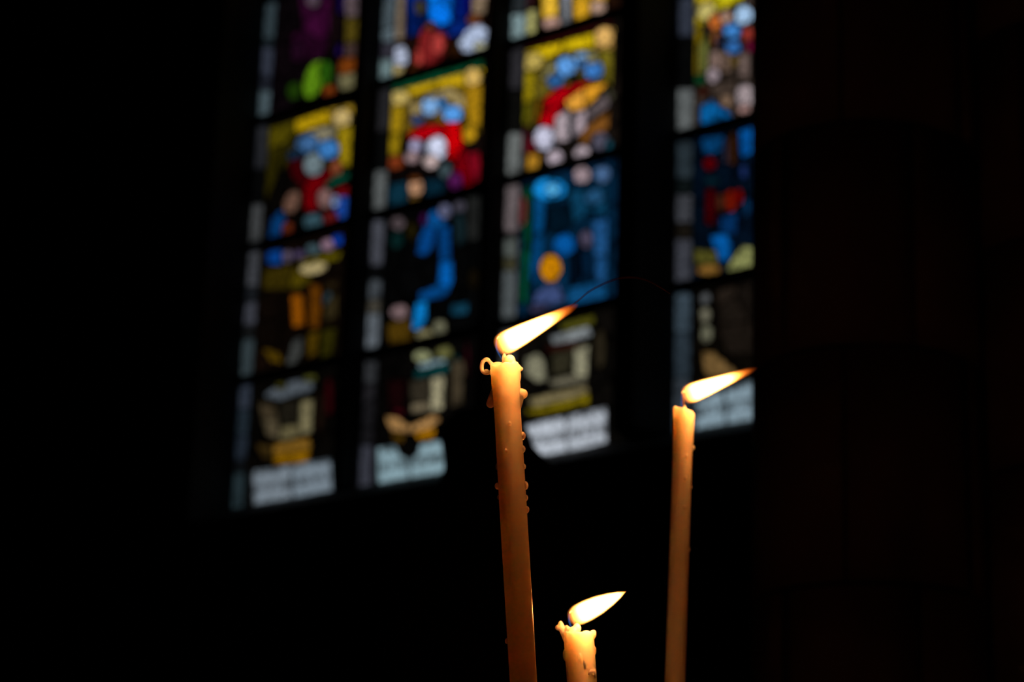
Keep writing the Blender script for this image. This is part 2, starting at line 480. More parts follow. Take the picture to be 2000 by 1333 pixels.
PAINT[1] = dict(base=[(26, 13, 9), (20, 11, 9), (7, 7, 7), (9, 7, 6)], strips=[
    (-60, 82, (84, 95, 100)), (82, 116, (62, 58, 68)), (116, 160, (118, 138, 138)), (170, 260, (44, 42, 44)), (260, 332, (11, 11, 11)), (332, 415, (102, 104, 102)),
    (430, 520, (84, 84, 92)), (520, 545, (12, 12, 12)), (545, 584, (76, 80, 84)), (584, 612, (76, 70, 60)), (612, 690, (102, 107, 112)),
    (705, 750, (54, 54, 56)), (750, 870, (30, 28, 30)), (870, 960, (66, 66, 75))],
    shapes=[
    P([(766, -20), (791, -20), (790, 76), (767, 80)], (132, 112, 92)), P([(793, -30), (925, -30), (918, 66), (882, 72), (860, 60), (832, 45), (816, 70), (795, 74)], (6, 38, 118)),
    P([(834, -30), (888, -30), (882, 42), (862, 52), (838, 36)], (6, 118, 232)), E(820, 13, 11, 15, (82, 74, 55)), P([(888, -30), (925, -30), (920, 40), (885, 40)], (2, 30, 118)),
    P([(910, -30), (922, -30), (918, 28), (908, 28)], (18, 0, 122)),
    P([(828, 45), (850, 53), (872, 68), (878, 95), (852, 126), (826, 132), (806, 120), (816, 85)], (140, 34, 34)), E(855, 86, 14, 21, (190, 64, 58)), E(818, 112, 9, 17, (178, 60, 52)),
    E(840, 50, 11, 8, (118, 66, 45)), E(890, 98, 18, 18, (48, 22, 6)), E(811, 136, 15, 8, (118, 60, 18)), P([(922, -20), (953, -20), (948, 28), (922, 26)], (148, 122, 96)),
    E(926, 38, 14, 12, (122, 66, 34)), P([(893, 86), (910, 60), (940, 45), (954, 60), (950, 88), (925, 102), (903, 102)], (190, 200, 226)), E(938, 91, 12, 10, (200, 194, 158)),
    E(782, 112, 16, 23, (180, 184, 204)), P([(764, 124), (790, 130), (786, 148), (762, 152)], (174, 152, 96)),
    # row 1
    P([(756, 200), (944, 150), (941, 262), (905, 268), (895, 235), (800, 255), (756, 300)], (118, 90, 20)),
    P([(762, 166), (945, 116), (945, 130), (762, 180)], (6, 84, 52)), P([(760, 182), (850, 156), (850, 172), (792, 192), (762, 204)], (214, 170, 16)),
    P([(850, 156), (945, 130), (943, 164), (906, 166), (850, 172)], (214, 170, 18)), E(924, 150, 17, 18, (224, 180, 94)), E(781, 193, 20, 17, (208, 178, 98)),
    P([(756, 208), (790, 204), (784, 260), (754, 262)], (178, 140, 18)), P([(754, 264), (784, 262), (780, 304), (752, 308)], (166, 132, 16)), E(772, 318, 18, 14, (135, 55, 24)),
    P([(906, 168), (942, 164), (940, 250), (914, 246)], (172, 126, 18)), E(917, 262, 14, 17, (194, 144, 22)),
    P([(803, 204), (840, 180), (880, 172), (906, 186), (910, 218), (895, 205), (870, 194), (840, 194), (815, 226), (798, 228)], (178, 152, 96)),
    E(862, 202, 12, 12, (54, 116, 174)), E(840, 208, 17, 18, (138, 184, 236)), E(884, 222, 21, 17, (90, 158, 230)), E(816, 235, 14, 10, (64, 80, 126)), E(845, 240, 13, 10, (90, 55, 24)),
    P([(798, 258), (825, 246), (868, 240), (868, 275), (840, 270), (798, 280)], (170, 0, 10)), P([(868, 240), (898, 238), (904, 282), (890, 312), (874, 308)], (208, 0, 6)),
    P([(890, 312), (904, 282), (925, 318), (936, 367), (905, 367), (888, 335)], (124, 0, 12)), P([(912, 298), (938, 296), (938, 352), (924, 356)], (148, 12, 32)),
    E(853, 290, 20, 24, (226, 226, 248)), E(842, 316, 16, 14, (214, 184, 178)), E(812, 287, 14, 16, (168, 158, 188)), E(804, 307, 14, 13, (158, 128, 128)),
    E(870, 333, 14, 16, (75, 92, 96)), E(890, 353, 15, 18, (98, 28, 92)), P([(760, 360), (796, 354), (796, 402), (760, 408)], (16, 55, 72)),
    P([(830, 350), (868, 348), (870, 386), (830, 392)], (10, 44, 60)), E(812, 366, 15, 18, (194, 142, 106)), E(810, 349, 12, 6, (118, 60, 22)), E(810, 388, 12, 7, (118, 86, 34)),
    # row 2
    E(777, 436, 15, 14, (102, 86, 88)), E(775, 469, 14, 18, (12, 44, 42)), E(804, 450, 10, 20, (38, 30, 6)), E(828, 430, 9, 15, (64, 12, 64)),
    P([(840, 420), (856, 440), (846, 480), (832, 502), (812, 496), (818, 468), (830, 436)], (6, 72, 142)), E(853, 428, 18, 20, (10, 82, 148)), E(869, 413, 14, 16, (102, 102, 128)),
    E(898, 405, 12, 14, (80, 75, 86)), P([(912, 386), (940, 380), (937, 468), (912, 472)], (40, 40, 38)), P([(856, 442), (880, 440), (882, 505), (858, 512)], (5, 68, 132)),
    P([(858, 512), (884, 508), (886, 546), (876, 568), (854, 562)], (5, 90, 168)), P([(818, 572), (856, 556), (880, 566), (866, 582), (835, 586), (818, 592)], (6, 76, 142)),
    P([(812, 592), (836, 588), (833, 626), (818, 646), (804, 642)], (10, 118, 188)), E(830, 656, 18, 14, (134, 124, 86)), E(859, 641, 14, 17, (122, 118, 92)), E(780, 610, 18, 15, (128, 102, 102)),
    P([(756, 630), (804, 624), (804, 668), (758, 674)], (86, 60, 10)), P([(880, 596), (917, 590), (914, 614), (880, 616)], (22, 70, 92)), E(898, 448, 13, 34, (22, 38, 42)), E(925, 545, 12, 22, (22, 16, 6)),
    # row 3
    E(825, 696, 18, 12, (150, 150, 108)), E(868, 688, 18, 12, (122, 118, 66)), P([(815, 712), (872, 698), (870, 716), (824, 728)], (132, 154, 160)),
    P([(808, 726), (875, 710), (894, 690), (896, 704), (870, 730), (810, 740)], (6, 66, 66)), P([(800, 744), (840, 738), (840, 784), (802, 790)], (58, 50, 38)),
    P([(842, 740), (869, 732), (867, 800), (841, 804)], (170, 158, 124)), P([(800, 790), (841, 785), (841, 804), (803, 808)], (128, 112, 86)), P([(755, 740), (794, 740), (790, 800), (760, 808)], (26, 5, 6)),
    E(780, 806, 12, 7, (75, 6, 22)), P([(750, 812), (776, 815), (802, 832), (800, 847), (764, 842)], (172, 126, 74)), P([(802, 832), (850, 808), (862, 820), (836, 840), (800, 847)], (172, 126, 74)),
    P([(808, 846), (852, 834), (848, 856), (820, 862)], (174, 112, 6)), P([(764, 846), (792, 850), (786, 866), (768, 858)], (102, 70, 12)), P([(880, 706), (906, 700), (906, 790), (880, 796)], (74, 62, 45)),
    E(913, 700, 5, 40, (48, 9, 19)),
    T([(736, 876), (772, 868), (778, 886), (800, 900), (800, 944), (738, 954)], (128, 150, 156)), T([(800, 900), (815, 888), (820, 866), (870, 858), (872, 932), (800, 944)], (128, 150, 156)),
    T([(870, 858), (935, 848), (935, 920), (872, 932)], (128, 150, 156))])

PAINT[2] = dict(base=[(34, 17, 8), (32, 24, 19), (6, 44, 72), (15, 12, 9)], strips=[
    (-60, 26, (48, 52, 54)), (26, 78, (136, 156, 156)), (90, 175, (52, 49, 52)), (175, 258, (16, 15, 13)), (258, 348, (126, 128, 124)), (360, 455, (116, 102, 102)),
    (455, 465, (30, 28, 26)), (465, 502, (96, 100, 94)), (502, 528, (75, 70, 48)), (528, 640, (90, 94, 94)), (640, 780, (62, 62, 62)), (780, 900, (30, 30, 30))],
    shapes=[
    P([(1028, 22), (1048, 18), (1048, 66), (1028, 70)], (180, 172, 106)), P([(1005, -20), (1042, -20), (1042, 18), (1005, 24)], (66, 32, 36)), P([(1048, -30), (1057, -30), (1057, 56), (1048, 60)], (44, 18, 2)),
    P([(1058, -30), (1092, -30), (1092, 36), (1060, 44)], (244, 188, 54)), E(1078, 46, 18, 13, (198, 152, 136)), P([(1095, -30), (1116, -30), (1116, 46), (1095, 50)], (138, 138, 142)),
    P([(1118, -30), (1196, -30), (1180, 10), (1150, 32), (1120, 44)], (230, 168, 34)), E(1168, 14, 17, 14, (198, 158, 136)),
    # row 1
    P([(1016, 110), (1200, 58), (1196, 175), (1160, 160), (1062, 190), (1040, 250), (1015, 262)], (116, 98, 28)),
    P([(1022, 87), (1198, 38), (1198, 52), (1022, 100)], (54, 12, 14)), P([(1020, 102), (1100, 80), (1100, 100), (1060, 118), (1022, 132)], (214, 176, 12)), P([(1100, 80), (1162, 64), (1164, 92), (1100, 100)], (214, 178, 12)),
    P([(1160, 66), (1200, 52), (1200, 98), (1166, 96)], (226, 172, 82)), E(1180, 72, 19, 20, (232, 178, 98)), E(1042, 120, 20, 17, (208, 178, 88)),
    P([(1018, 138), (1046, 136), (1042, 196), (1018, 205)], (168, 142, 16)), P([(1016, 206), (1040, 198), (1030, 258), (1013, 262)], (116, 106, 12)), P([(1170, 98), (1198, 98), (1195, 172), (1178, 152)], (128, 112, 28)),
    P([(1056, 152), (1080, 120), (1130, 98), (1166, 100), (1172, 142), (1150, 125), (1120, 114), (1094, 124), (1070, 158)], (158, 146, 96)),
    E(1130, 122, 14, 12, (54, 116, 178)), E(1107, 130, 20, 20, (100, 162, 230)), E(1160, 138, 20, 16, (70, 136, 214)), E(1085, 158, 18, 14, (48, 100, 158)), E(1136, 109, 14, 9, (126, 156, 188)), E(1120, 153, 12, 9, (42, 37, 27)),
    P([(1062, 192), (1085, 176), (1122, 164), (1106, 200), (1062, 222)], (175, 0, 12)), P([(1122, 164), (1164, 154), (1132, 184), (1106, 200)], (175, 0, 12)), P([(1058, 222), (1102, 202), (1086, 246), (1048, 258)], (175, 0, 12)),
    E(1040, 282, 8, 19, (118, 0, 16)), P([(1046, 202), (1060, 190), (1052, 236), (1044, 240)], (138, 86, 6)), P([(1103, 198), (1142, 170), (1142, 214), (1114, 218)], (252, 172, 60)), P([(1142, 170), (1190, 158), (1166, 188), (1142, 214)], (255, 172, 42)),
    E(1190, 186, 10, 12, (96, 90, 68)), P([(1084, 228), (1112, 212), (1112, 276), (1084, 276)], (178, 158, 162)), P([(1112, 222), (1120, 222), (1120, 272), (1112, 276)], (44, 64, 68)), P([(1120, 220), (1146, 214), (1146, 250), (1120, 272)], (174, 152, 157)),
    P([(1146, 216), (1186, 180), (1192, 206), (1148, 240)], (116, 100, 100)), P([(1146, 248), (1192, 212), (1192, 246), (1162, 276), (1128, 282)], (148, 90, 34)), E(1172, 276, 18, 18, (90, 85, 100)), E(1190, 286, 8, 15, (22, 75, 90)),
    E(1063, 270, 20, 24, (220, 214, 234)), E(1085, 310, 16, 18, (188, 168, 176)), E(1137, 300, 16, 16, (194, 172, 177)), P([(1030, 300), (1056, 300), (1052, 336), (1028, 342)], (198, 138, 38)), E(1026, 275, 6, 30, (96, 38, 48)),
    # row 2
    P([(1024, 366), (1041, 360), (1036, 480), (1022, 482)], (6, 82, 55)), P([(1020, 484), (1036, 482), (1030, 592), (1016, 592)], (6, 82, 55)), E(1022, 412, 7, 32, (116, 38, 38)),
    P([(1042, 386), (1066, 386), (1062, 450), (1040, 470)], (6, 78, 132)), P([(1040, 470), (1062, 452), (1060, 500), (1040, 560), (1034, 540)], (6, 72, 124)), E(1074, 370, 34, 22, (24, 148, 226)), E(1079, 370, 14, 12, (100, 198, 252)),
    P([(1068, 402), (1108, 400), (1120, 440), (1086, 462), (1068, 452)], (3, 24, 38)), P([(1110, 372), (1186, 360), (1186, 420), (1150, 412), (1120, 440)], (16, 72, 104)), E(1160, 384, 20, 16, (38, 86, 124)), E(1137, 342, 17, 17, (174, 148, 152)),
    E(1177, 340, 17, 18, (80, 112, 154)), P([(1156, 432), (1189, 425), (1187, 500), (1160, 500)], (34, 86, 138)), P([(1160, 500), (1187, 500), (1185, 562), (1162, 545)], (30, 82, 132)), E(1103, 478, 22, 22, (6, 88, 162)), E(1145, 467, 14, 18, (86, 77, 98)),
    P([(1110, 500), (1134, 484), (1134, 548), (1112, 562)], (3, 16, 30)), P([(1136, 490), (1156, 490), (1156, 546), (1138, 548)], (6, 38, 66)), E(1076, 524, 21, 27, (214, 134, 6)),
    P([(1044, 576), (1066, 556), (1090, 553), (1106, 586), (1078, 600), (1040, 604)], (70, 86, 134)), E(1052, 604, 20, 10, (64, 60, 86)), P([(1106, 562), (1160, 550), (1187, 562), (1186, 582), (1130, 597), (1106, 592)], (17, 80, 128)),
    # row 3
    P([(1074, 656), (1150, 637), (1158, 655), (1080, 678)], (144, 147, 147)), P([(1092, 634), (1160, 614), (1162, 634), (1098, 650)], (92, 86, 22)), P([(1120, 682), (1151, 673), (1148, 736), (1119, 742)], (160, 152, 122)),
    P([(1076, 692), (1118, 683), (1118, 724), (1078, 736)], (53, 48, 33)), P([(1074, 742), (1120, 732), (1146, 742), (1146, 748), (1074, 756)], (128, 119, 96)), P([(1024, 702), (1050, 690), (1064, 704), (1070, 745), (1050, 748), (1030, 735)], (140, 134, 108)), P([(1060, 680), (1146, 660), (1132, 678), (1068, 692)], (58, 24, 17)),
    E(1172, 682, 12, 40, (48, 40, 27)), P([(1033, 778), (1146, 752), (1152, 767), (1060, 794), (1038, 797)], (133, 117, 80)), P([(1026, 800), (1060, 797), (1152, 768), (1152, 790), (1088, 804), (1030, 812)], (144, 122, 12)),
    T([(1026, 830), (1105, 812), (1108, 884), (1026, 900)], (168, 170, 176)), T([(1105, 812), (1186, 794), (1187, 866), (1108, 884)], (168, 170, 176))])

PAINT[3] = dict(base=[(60, 50, 20), (72, 57, 47), (4, 17, 31), (13, 9, 5)], strips=[
    (-60, 72, (56, 60, 72)), (72, 172, (9, 9, 9)), (172, 262, (106, 108, 106)), (275, 350, (50, 60, 66)), (350, 380, (16, 22, 22)), (380, 436, (75, 75, 80)), (436, 466, (28, 23, 17)), (466, 556, (68, 68, 75)),
    (572, 650, (67, 80, 90)), (650, 740, (49, 59, 67)), (740, 860, (60, 66, 72))],
    shapes=[
    P([(1354, -40), (1395, -40), (1395, 22), (1378, 45), (1364, 60), (1354, 60)], (196, 166, 18)), P([(1395, -40), (1475, -40), (1448, 2), (1412, 18), (1395, 22)], (212, 190, 22)), E(1380, 22, 18, 18, (208, 188, 108)),
    P([(1350, 62), (1372, 46), (1370, 130), (1350, 150)], (138, 112, 12)), P([(1364, 92), (1384, 60), (1384, 140), (1364, 152)], (116, 116, 54)), E(1398, 42, 14, 16, (204, 106, 42)), E(1400, 74, 12, 16, (158, 92, 45)), E(1418, 32, 12, 14, (178, 138, 118)),
    E(1453, 29, 18, 19, (178, 208, 240)), E(1430, 60, 18, 16, (64, 128, 196)), E(1432, 92, 16, 14, (54, 112, 180)), E(1406, 80, 8, 12, (38, 48, 75)), E(1461, 68, 12, 14, (164, 55, 44)), E(1466, 92, 9, 11, (118, 12, 54)),
    P([(1384, 102), (1406, 98), (1409, 134), (1384, 134)], (148, 118, 106)), E(1392, 147, 14, 15, (158, 138, 142)), P([(1409, 100), (1430, 108), (1430, 142), (1409, 142)], (122, 96, 80)), E(1434, 120, 8, 12, (118, 92, 44)), P([(1442, 106), (1464, 100), (1464, 152), (1442, 152)], (128, 105, 96)),
    P([(1386, 166), (1440, 152), (1438, 190), (1390, 190)], (80, 64, 54)), E(1455, 188, 19, 24, (174, 154, 154)), E(1455, 214, 14, 11, (174, 132, 124)), E(1367, 156, 13, 10, (12, 66, 34)), E(1373, 180, 12, 10, (76, 34, 23)),
    P([(1368, 208), (1390, 194), (1408, 210), (1408, 250), (1368, 255)], (10, 104, 172)), P([(1408, 210), (1432, 226), (1420, 250), (1408, 250)], (10, 100, 168)), E(1418, 196, 12, 14, (138, 108, 86)),
    # row 2
    P([(1366, 270), (1416, 262), (1412, 296), (1374, 302)], (6, 66, 115)), E(1418, 295, 7, 24, (60, 55, 75)), P([(1423, 262), (1439, 256), (1439, 322), (1423, 322)], (64, 33, 14)), P([(1442, 256), (1472, 245), (1470, 300), (1446, 312)], (6, 88, 164)), E(1453, 335, 9, 15, (34, 54, 108)),
    E(1386, 320, 14, 14, (98, 0, 10)), P([(1377, 368), (1399, 368), (1399, 440), (1377, 440)], (68, 0, 6)), E(1390, 354, 18, 9, (10, 38, 49)), E(1427, 392, 13, 22, (128, 24, 6)), E(1443, 384, 9, 17, (118, 6, 6)), E(1408, 398, 9, 20, (80, 38, 22)),
    P([(1405, 426), (1442, 412), (1438, 460), (1405, 452)], (6, 50, 98)), P([(1384, 462), (1420, 455), (1430, 480), (1422, 512), (1405, 510), (1394, 482)], (6, 92, 168)), E(1459, 406, 10, 18, (12, 54, 92)),
    P([(1354, 486), (1400, 490), (1402, 514), (1358, 516)], (92, 86, 33)), E(1385, 527, 24, 12, (133, 92, 38)), P([(1424, 516), (1450, 480), (1475, 484), (1475, 522), (1440, 534), (1420, 530)], (144, 144, 86)),
    # row 3
    E(1378, 583, 11, 14, (92, 92, 92)), E(1378, 616, 12, 16, (118, 112, 92)), E(1380, 652, 13, 18, (124, 120, 96)), P([(1400, 566), (1480, 545), (1480, 624), (1398, 636)], (36, 28, 22)), P([(1398, 636), (1480, 624), (1480, 690), (1422, 694)], (35, 27, 21)),
    P([(1370, 686), (1396, 690), (1432, 720), (1442, 736), (1400, 742), (1374, 728)], (128, 96, 54)), T([(1358, 784), (1415, 762), (1418, 838), (1358, 850)], (122, 138, 146)), T([(1415, 762), (1480, 738), (1480, 824), (1418, 838)], (122, 138, 146)),
    T([(1480, 738), (1560, 712), (1560, 808), (1480, 824)], (118, 132, 140))])


def inpoly(X, Y, pts):
    r = np.zeros(X.shape, bool)
    n = len(pts)
    for i in range(n):
        x0, y0 = pts[i]; x1, y1 = pts[(i + 1) % n]
        if y0 == y1: continue
        c = ((y0 > Y) != (y1 > Y)) & (X < (x1 - x0) * (Y - y0) / (y1 - y0) + x0)
        r ^= c
    return r


CELL = 0.0066


def components(lab):
    H, W = lab.shape
    comp = -np.ones((H, W), int)
    n = 0
    L = lab.tolist(); cp = comp.tolist(); cells = []
    for i in range(H):
        for j in range(W):
            if cp[i][j] >= 0: continue
            l = L[i][j]; st = [(i, j)]; cp[i][j] = n; mem = []
            while st:
                a, b = st.pop(); mem.append((a, b))
                for c, d in ((a + 1, b), (a - 1, b), (a, b + 1), (a, b - 1)):
                    if 0 <= c < H and 0 <= d < W and cp[c][d] < 0 and L[c][d] == l:
                        cp[c][d] = n; st.append((c, d))
            cells.append(mem); n += 1
    return np.array(cp), cells


def loops_of(comp, k, mem):
    H, W = comp.shape
    nxt = {}
    for (i, j) in mem:
        for (di, dj, p, q) in ((-1, 0, (j, i), (j + 1, i)), (0, 1, (j + 1, i), (j + 1, i + 1)),
                               (1, 0, (j + 1, i + 1), (j, i + 1)), (0, -1, (j, i + 1), (j, i))):
            a, b = i + di, j + dj
            if not (0 <= a < H and 0 <= b < W) or comp[a, b] != k:
                nxt.setdefault(p, []).append(q)
    out = []
    while nxt:
        s = min(nxt); p = s; prev = None; loop = []
        while True:
            loop.append(p)
            opts = nxt[p]
            if len(opts) == 1 or prev is None: q = opts.pop(0)
            else:
                d0 = (p[0] - prev[0], p[1] - prev[1])
                best = max(opts, key=lambda o: d0[0] * (o[1] - p[1]) - d0[1] * (o[0] - p[0]))
                opts.remove(best); q = best
            if not nxt[p]: del nxt[p]
            prev, p = p, q
            if p == s: break
        out.append(loop)
    return out


def simplify(pts, tol):
    if len(pts) < 3: return pts
    a, b = pts[0], pts[-1]
    dx, dy = b[0] - a[0], b[1] - a[1]; L = math.hypot(dx, dy)
    bi, bd = 0, -1
    for i in range(1, len(pts) - 1):
        p = pts[i]
        d = abs(dx * (p[1] - a[1]) - dy * (p[0] - a[0])) / L if L > 0 else math.hypot(p[0] - a[0], p[1] - a[1])
        if d > bd: bi, bd = i, d
    if bd <= tol: return [a, b]
    return simplify(pts[:bi + 1], tol)[:-1] + simplify(pts[bi:], tol)


STRIPW = 0.108


def leaded_panel(wi, ri, u0, u1, v0, v1, window, plain=False):
    rnd = random.Random(100 * wi + ri)
    W = int(round((u1 - u0) / CELL)); H = int(round((v1 - v0) / CELL))
    cu, cv = (u1 - u0) / W, (v1 - v0) / H
    uu, vv = np.meshgrid(u0 + (np.arange(W) + 0.5) * cu, v0 + (np.arange(H) + 0.5) * cv)
    X, Y = px_of_uv(uu, vv)
    pd = PAINT[wi]
    pal, lab = [], np.zeros((H, W), int)
    pal.append((pd['base'][max(ri, 0)], False))
    small = set()
    if not plain:
        for s in pd['shapes']:
            if s[0] == 'E':
                _, x, y, rx, ry, c, ang = s
                a = math.radians(ang); ca, sa = math.cos(a), math.sin(a)
                dx, dy = X - x, Y - y
                m = ((dx * ca + dy * sa) / rx) ** 2 + ((-dx * sa + dy * ca) / ry) ** 2 <= 1
            else:
                m = inpoly(X, Y, s[1]); c = s[2]
            if not m.any(): continue
            lab[m] = len(pal); pal.append((c, s[0] == 'T'))
    strips = pd['strips']
    ins = uu < u0 + STRIPW
    if plain:
        lab[:] = 0
        for k in range(5):
            m = ins & (vv >= v0 + (v1 - v0) * k / 5); lab[m] = len(pal); pal.append(((70, 80, 86), False))
    else:
        done = np.zeros_like(ins)
        for (y0, y1, c) in strips:
            m = ins & (Y >= y0) & (Y < y1)
            if m.any(): lab[m] = len(pal); pal.append((c, False)); done |= m
        m = ins & ~done
        if m.any(): lab[m] = len(pal); pal.append(((14, 14, 14), False))
    # glass above and beside what the photograph shows goes on in the colours of the same light
    m = (lab == 0) & ((Y < -22) | (X > 1486))
    free = -1
    if m.any():
        free = len(pal); lab[m] = free; pal.append((pd['base'][max(ri, 0)], False))
    colours = [q[2] if q[0] == 'P' else q[5] for q in pd['shapes'] if q[0] != 'T']
    # large fields are cut into smaller pieces by extra leads
    seeds = []
    area = {}
    for k in range(len(pal)):
        n = int((lab == k).sum()); area[k] = n * cu * cv
    newlab = lab.copy(); npal = list(pal)
    for k, A in area.items():
        lim = 0.030 if k == 0 else 0.034
        if A > lim and not pal[k][1]:
            ii, jj = np.where(lab == k)
            ns = int(math.ceil(A / 0.016))
            idx = [rnd.randrange(len(ii)) for _ in range(1)]
            for _ in range(ns - 1):    # farthest-point seeds
                best, bd = 0, -1
                for _t in range(24):
                    q = rnd.randrange(len(ii))
                    d = min((ii[q] - ii[p]) ** 2 + (jj[q] - jj[p]) ** 2 for p in idx)
                    if d > bd: best, bd = q, d
                idx.append(best)
            dist = np.stack([(ii - ii[p]) ** 2 + (jj - jj[p]) ** 2 for p in idx])
            own = dist.argmin(0)
            for s in range(1, ns):
                c = rnd.choice(colours) if k == free else pal[k][0]; f = rnd.uniform(0.75, 1.25)
                newlab[ii[own == s], jj[own == s]] = len(npal)
                npal.append((tuple(x * f for x in c), pal[k][1]))
    lab, pal = newlab, npal
    # connected pieces; tiny slivers join a neighbour; rings are split
    for it in range(8):
        comp, cells = components(lab)
        changed = False
        for k, mem in enumerate(cells):
            if len(mem) < 14:
                cnt = {}
                for (i, j) in mem:
                    for a, b in ((i + 1, j), (i - 1, j), (i, j + 1), (i, j - 1)):
                        if 0 <= a < H and 0 <= b < W and comp[a, b] != k:
                            cnt[lab[a, b]] = cnt.get(lab[a, b], 0) + 1
                if cnt:
                    t = max(cnt, key=cnt.get)
                    for (i, j) in mem: lab[i, j] = t
                    changed = True
        if changed: continue
        allloops = {}
        for k, mem in enumerate(cells):
            lp = loops_of(comp, k, mem)
            if len(lp) > 1:
                lp.sort(key=len)
                cx = int(sum(p[0] for p in lp[0]) / len(lp[0]))
                for (i, j) in mem:
                    if j >= cx: lab[i, j] = len(pal)
                pal.append(pal[lab[mem[0][0], mem[0][1]]] if lab[mem[0][0], mem[0][1]] < len(pal) else
                           pal[[lab[i, j] for i, j in mem if lab[i, j] < len(pal)][0]])
                changed = True
            else: allloops[k] = lp[0]
        if not changed: break
    comp, cells = components(lab)

    def cl(i, j): return comp[i, j] if 0 <= i < H and 0 <= j < W else -1

    def isnode(p):
        x, y = p
        s = {cl(y, x), cl(y - 1, x), cl(y, x - 1), cl(y - 1, x - 1)}
        return len(s) >= 3 or (x in (0, W) and y in (0, H))
    edges = set(); pieces = []
    for k, mem in enumerate(cells):
        lp = max(loops_of(comp, k, mem), key=len)
        nd = [q for q, p in enumerate(lp) if isnode(p)]
        if len(nd) < 2: nd = sorted(set(nd + [0, len(lp) // 3, 2 * len(lp) // 3]))
        poly = []
        for a in range(len(nd)):
            i0, i1 = nd[a], nd[(a + 1) % len(nd)]
            ch = lp[i0:i1 + 1] if i1 > i0 else lp[i0:] + lp[:i1 + 1]
            if ch[0] <= ch[-1]: sm = simplify(ch, 1.05)
            else: sm = simplify(ch[::-1], 1.05)[::-1]
            poly += sm[:-1]
            for p, q in zip(sm[:-1], sm[1:]): edges.add((min(p, q), max(p, q)))
        pts = []
        for p in poly:
            if not pts or p != pts[-1]: pts.append(p)
        if len(pts) >= 3:
            c = pal[lab[mem[0][0], mem[0][1]]]
            pieces.append(([(u0 + p[0] * cu, v0 + p[1] * cv) for p in pts], c))
    # lead came
    V, F = [], []
    for p, q in edges:
        a = np.array([u0 + p[0] * cu, v0 + p[1] * cv]); b = np.array([u0 + q[0] * cu, v0 + q[1] * cv])
        d = b - a; L = np.hypot(*d)
        if L < 1e-6: continue
        d /= L; nrm = np.array([-d[1], d[0]]) * 0.0042
        a = a - d * 0.002; b = b + d * 0.002
        o = len(V)
        for z in (-0.005, 0.005):
            for s in (a - nrm, b - nrm, b + nrm, a + nrm): V.append((s[0], s[1], z))
        F += [tuple(i + o for i in f) for f in ((0, 3, 2, 1), (4, 5, 6, 7), (0, 1, 5, 4), (1, 2, 6, 5), (2, 3, 7, 6), (3, 0, 4, 7))]
    lead = newmesh('leaded_panel', V, F, M_LEAD, window)
    for pts, (c, txt) in pieces:
        n = len(pts)
        V = [(x, y, -0.002) for x, y in pts] + [(x, y, 0.002) for x, y in pts]
        F = [tuple(range(n)), tuple(range(2 * n - 1, n - 1, -1))] + [(i, i + n, (i + 1) % n + n, (i + 1) % n) for i in range(n)]
        o = newmesh('glass_pane', V, F, M_GLASS_TXT if txt else M_GLASS, lead)
        lc = lin(c); f = (0.76 + 0.34 * min(1.0, max(lc) / 0.5)) * rnd.uniform(0.9, 1.1)
        if txt: f *= 1.12
        if wi == 0: f *= 0.86
        f = min(f, 0.97 / max(max(lc), 1e-4))
        o.color = (*[math.sqrt(x * f) for x in lc], 1)      # light crosses two faces
    return len(pieces)


WLAB = ['leftmost narrow light of the stained glass window', 'second stained glass light with two veiled figures in red',
        'third stained glass light with an orange roofed building', 'fourth stained glass light partly hidden by the stone pier']
NP = []
for wi, (a, b) in enumerate(LIGHTS):
    win = newobj('window_%d' % (wi + 1), None, matrix=WALL_M)
    struct(win, WLAB[wi])
    tot = 0
    rows = [(-1, BARS[0] + 0.79, HEAD), (0, BARS[0], BARS[0] + 0.79), (1, BARS[1], BARS[0]), (2, BARS[2], BARS[1]), (3, SILL, BARS[2])]
    for ri, v0, v1 in rows:
        tot += leaded_panel(wi, ri, a, b, v0 + (0.0 if ri == 3 else 0.018), v1 - (0.0 if ri == -1 else 0.018), win, plain=(ri == -1))
    for v in BARS + [BARS[0] + 0.79]:
        box('saddle_bar', a - 0.01, b + 0.01, v - 0.026, v + 0.026, -0.012, 0.025, M_IRON, win)
    NP.append(tot)
print('panes per light', NP)


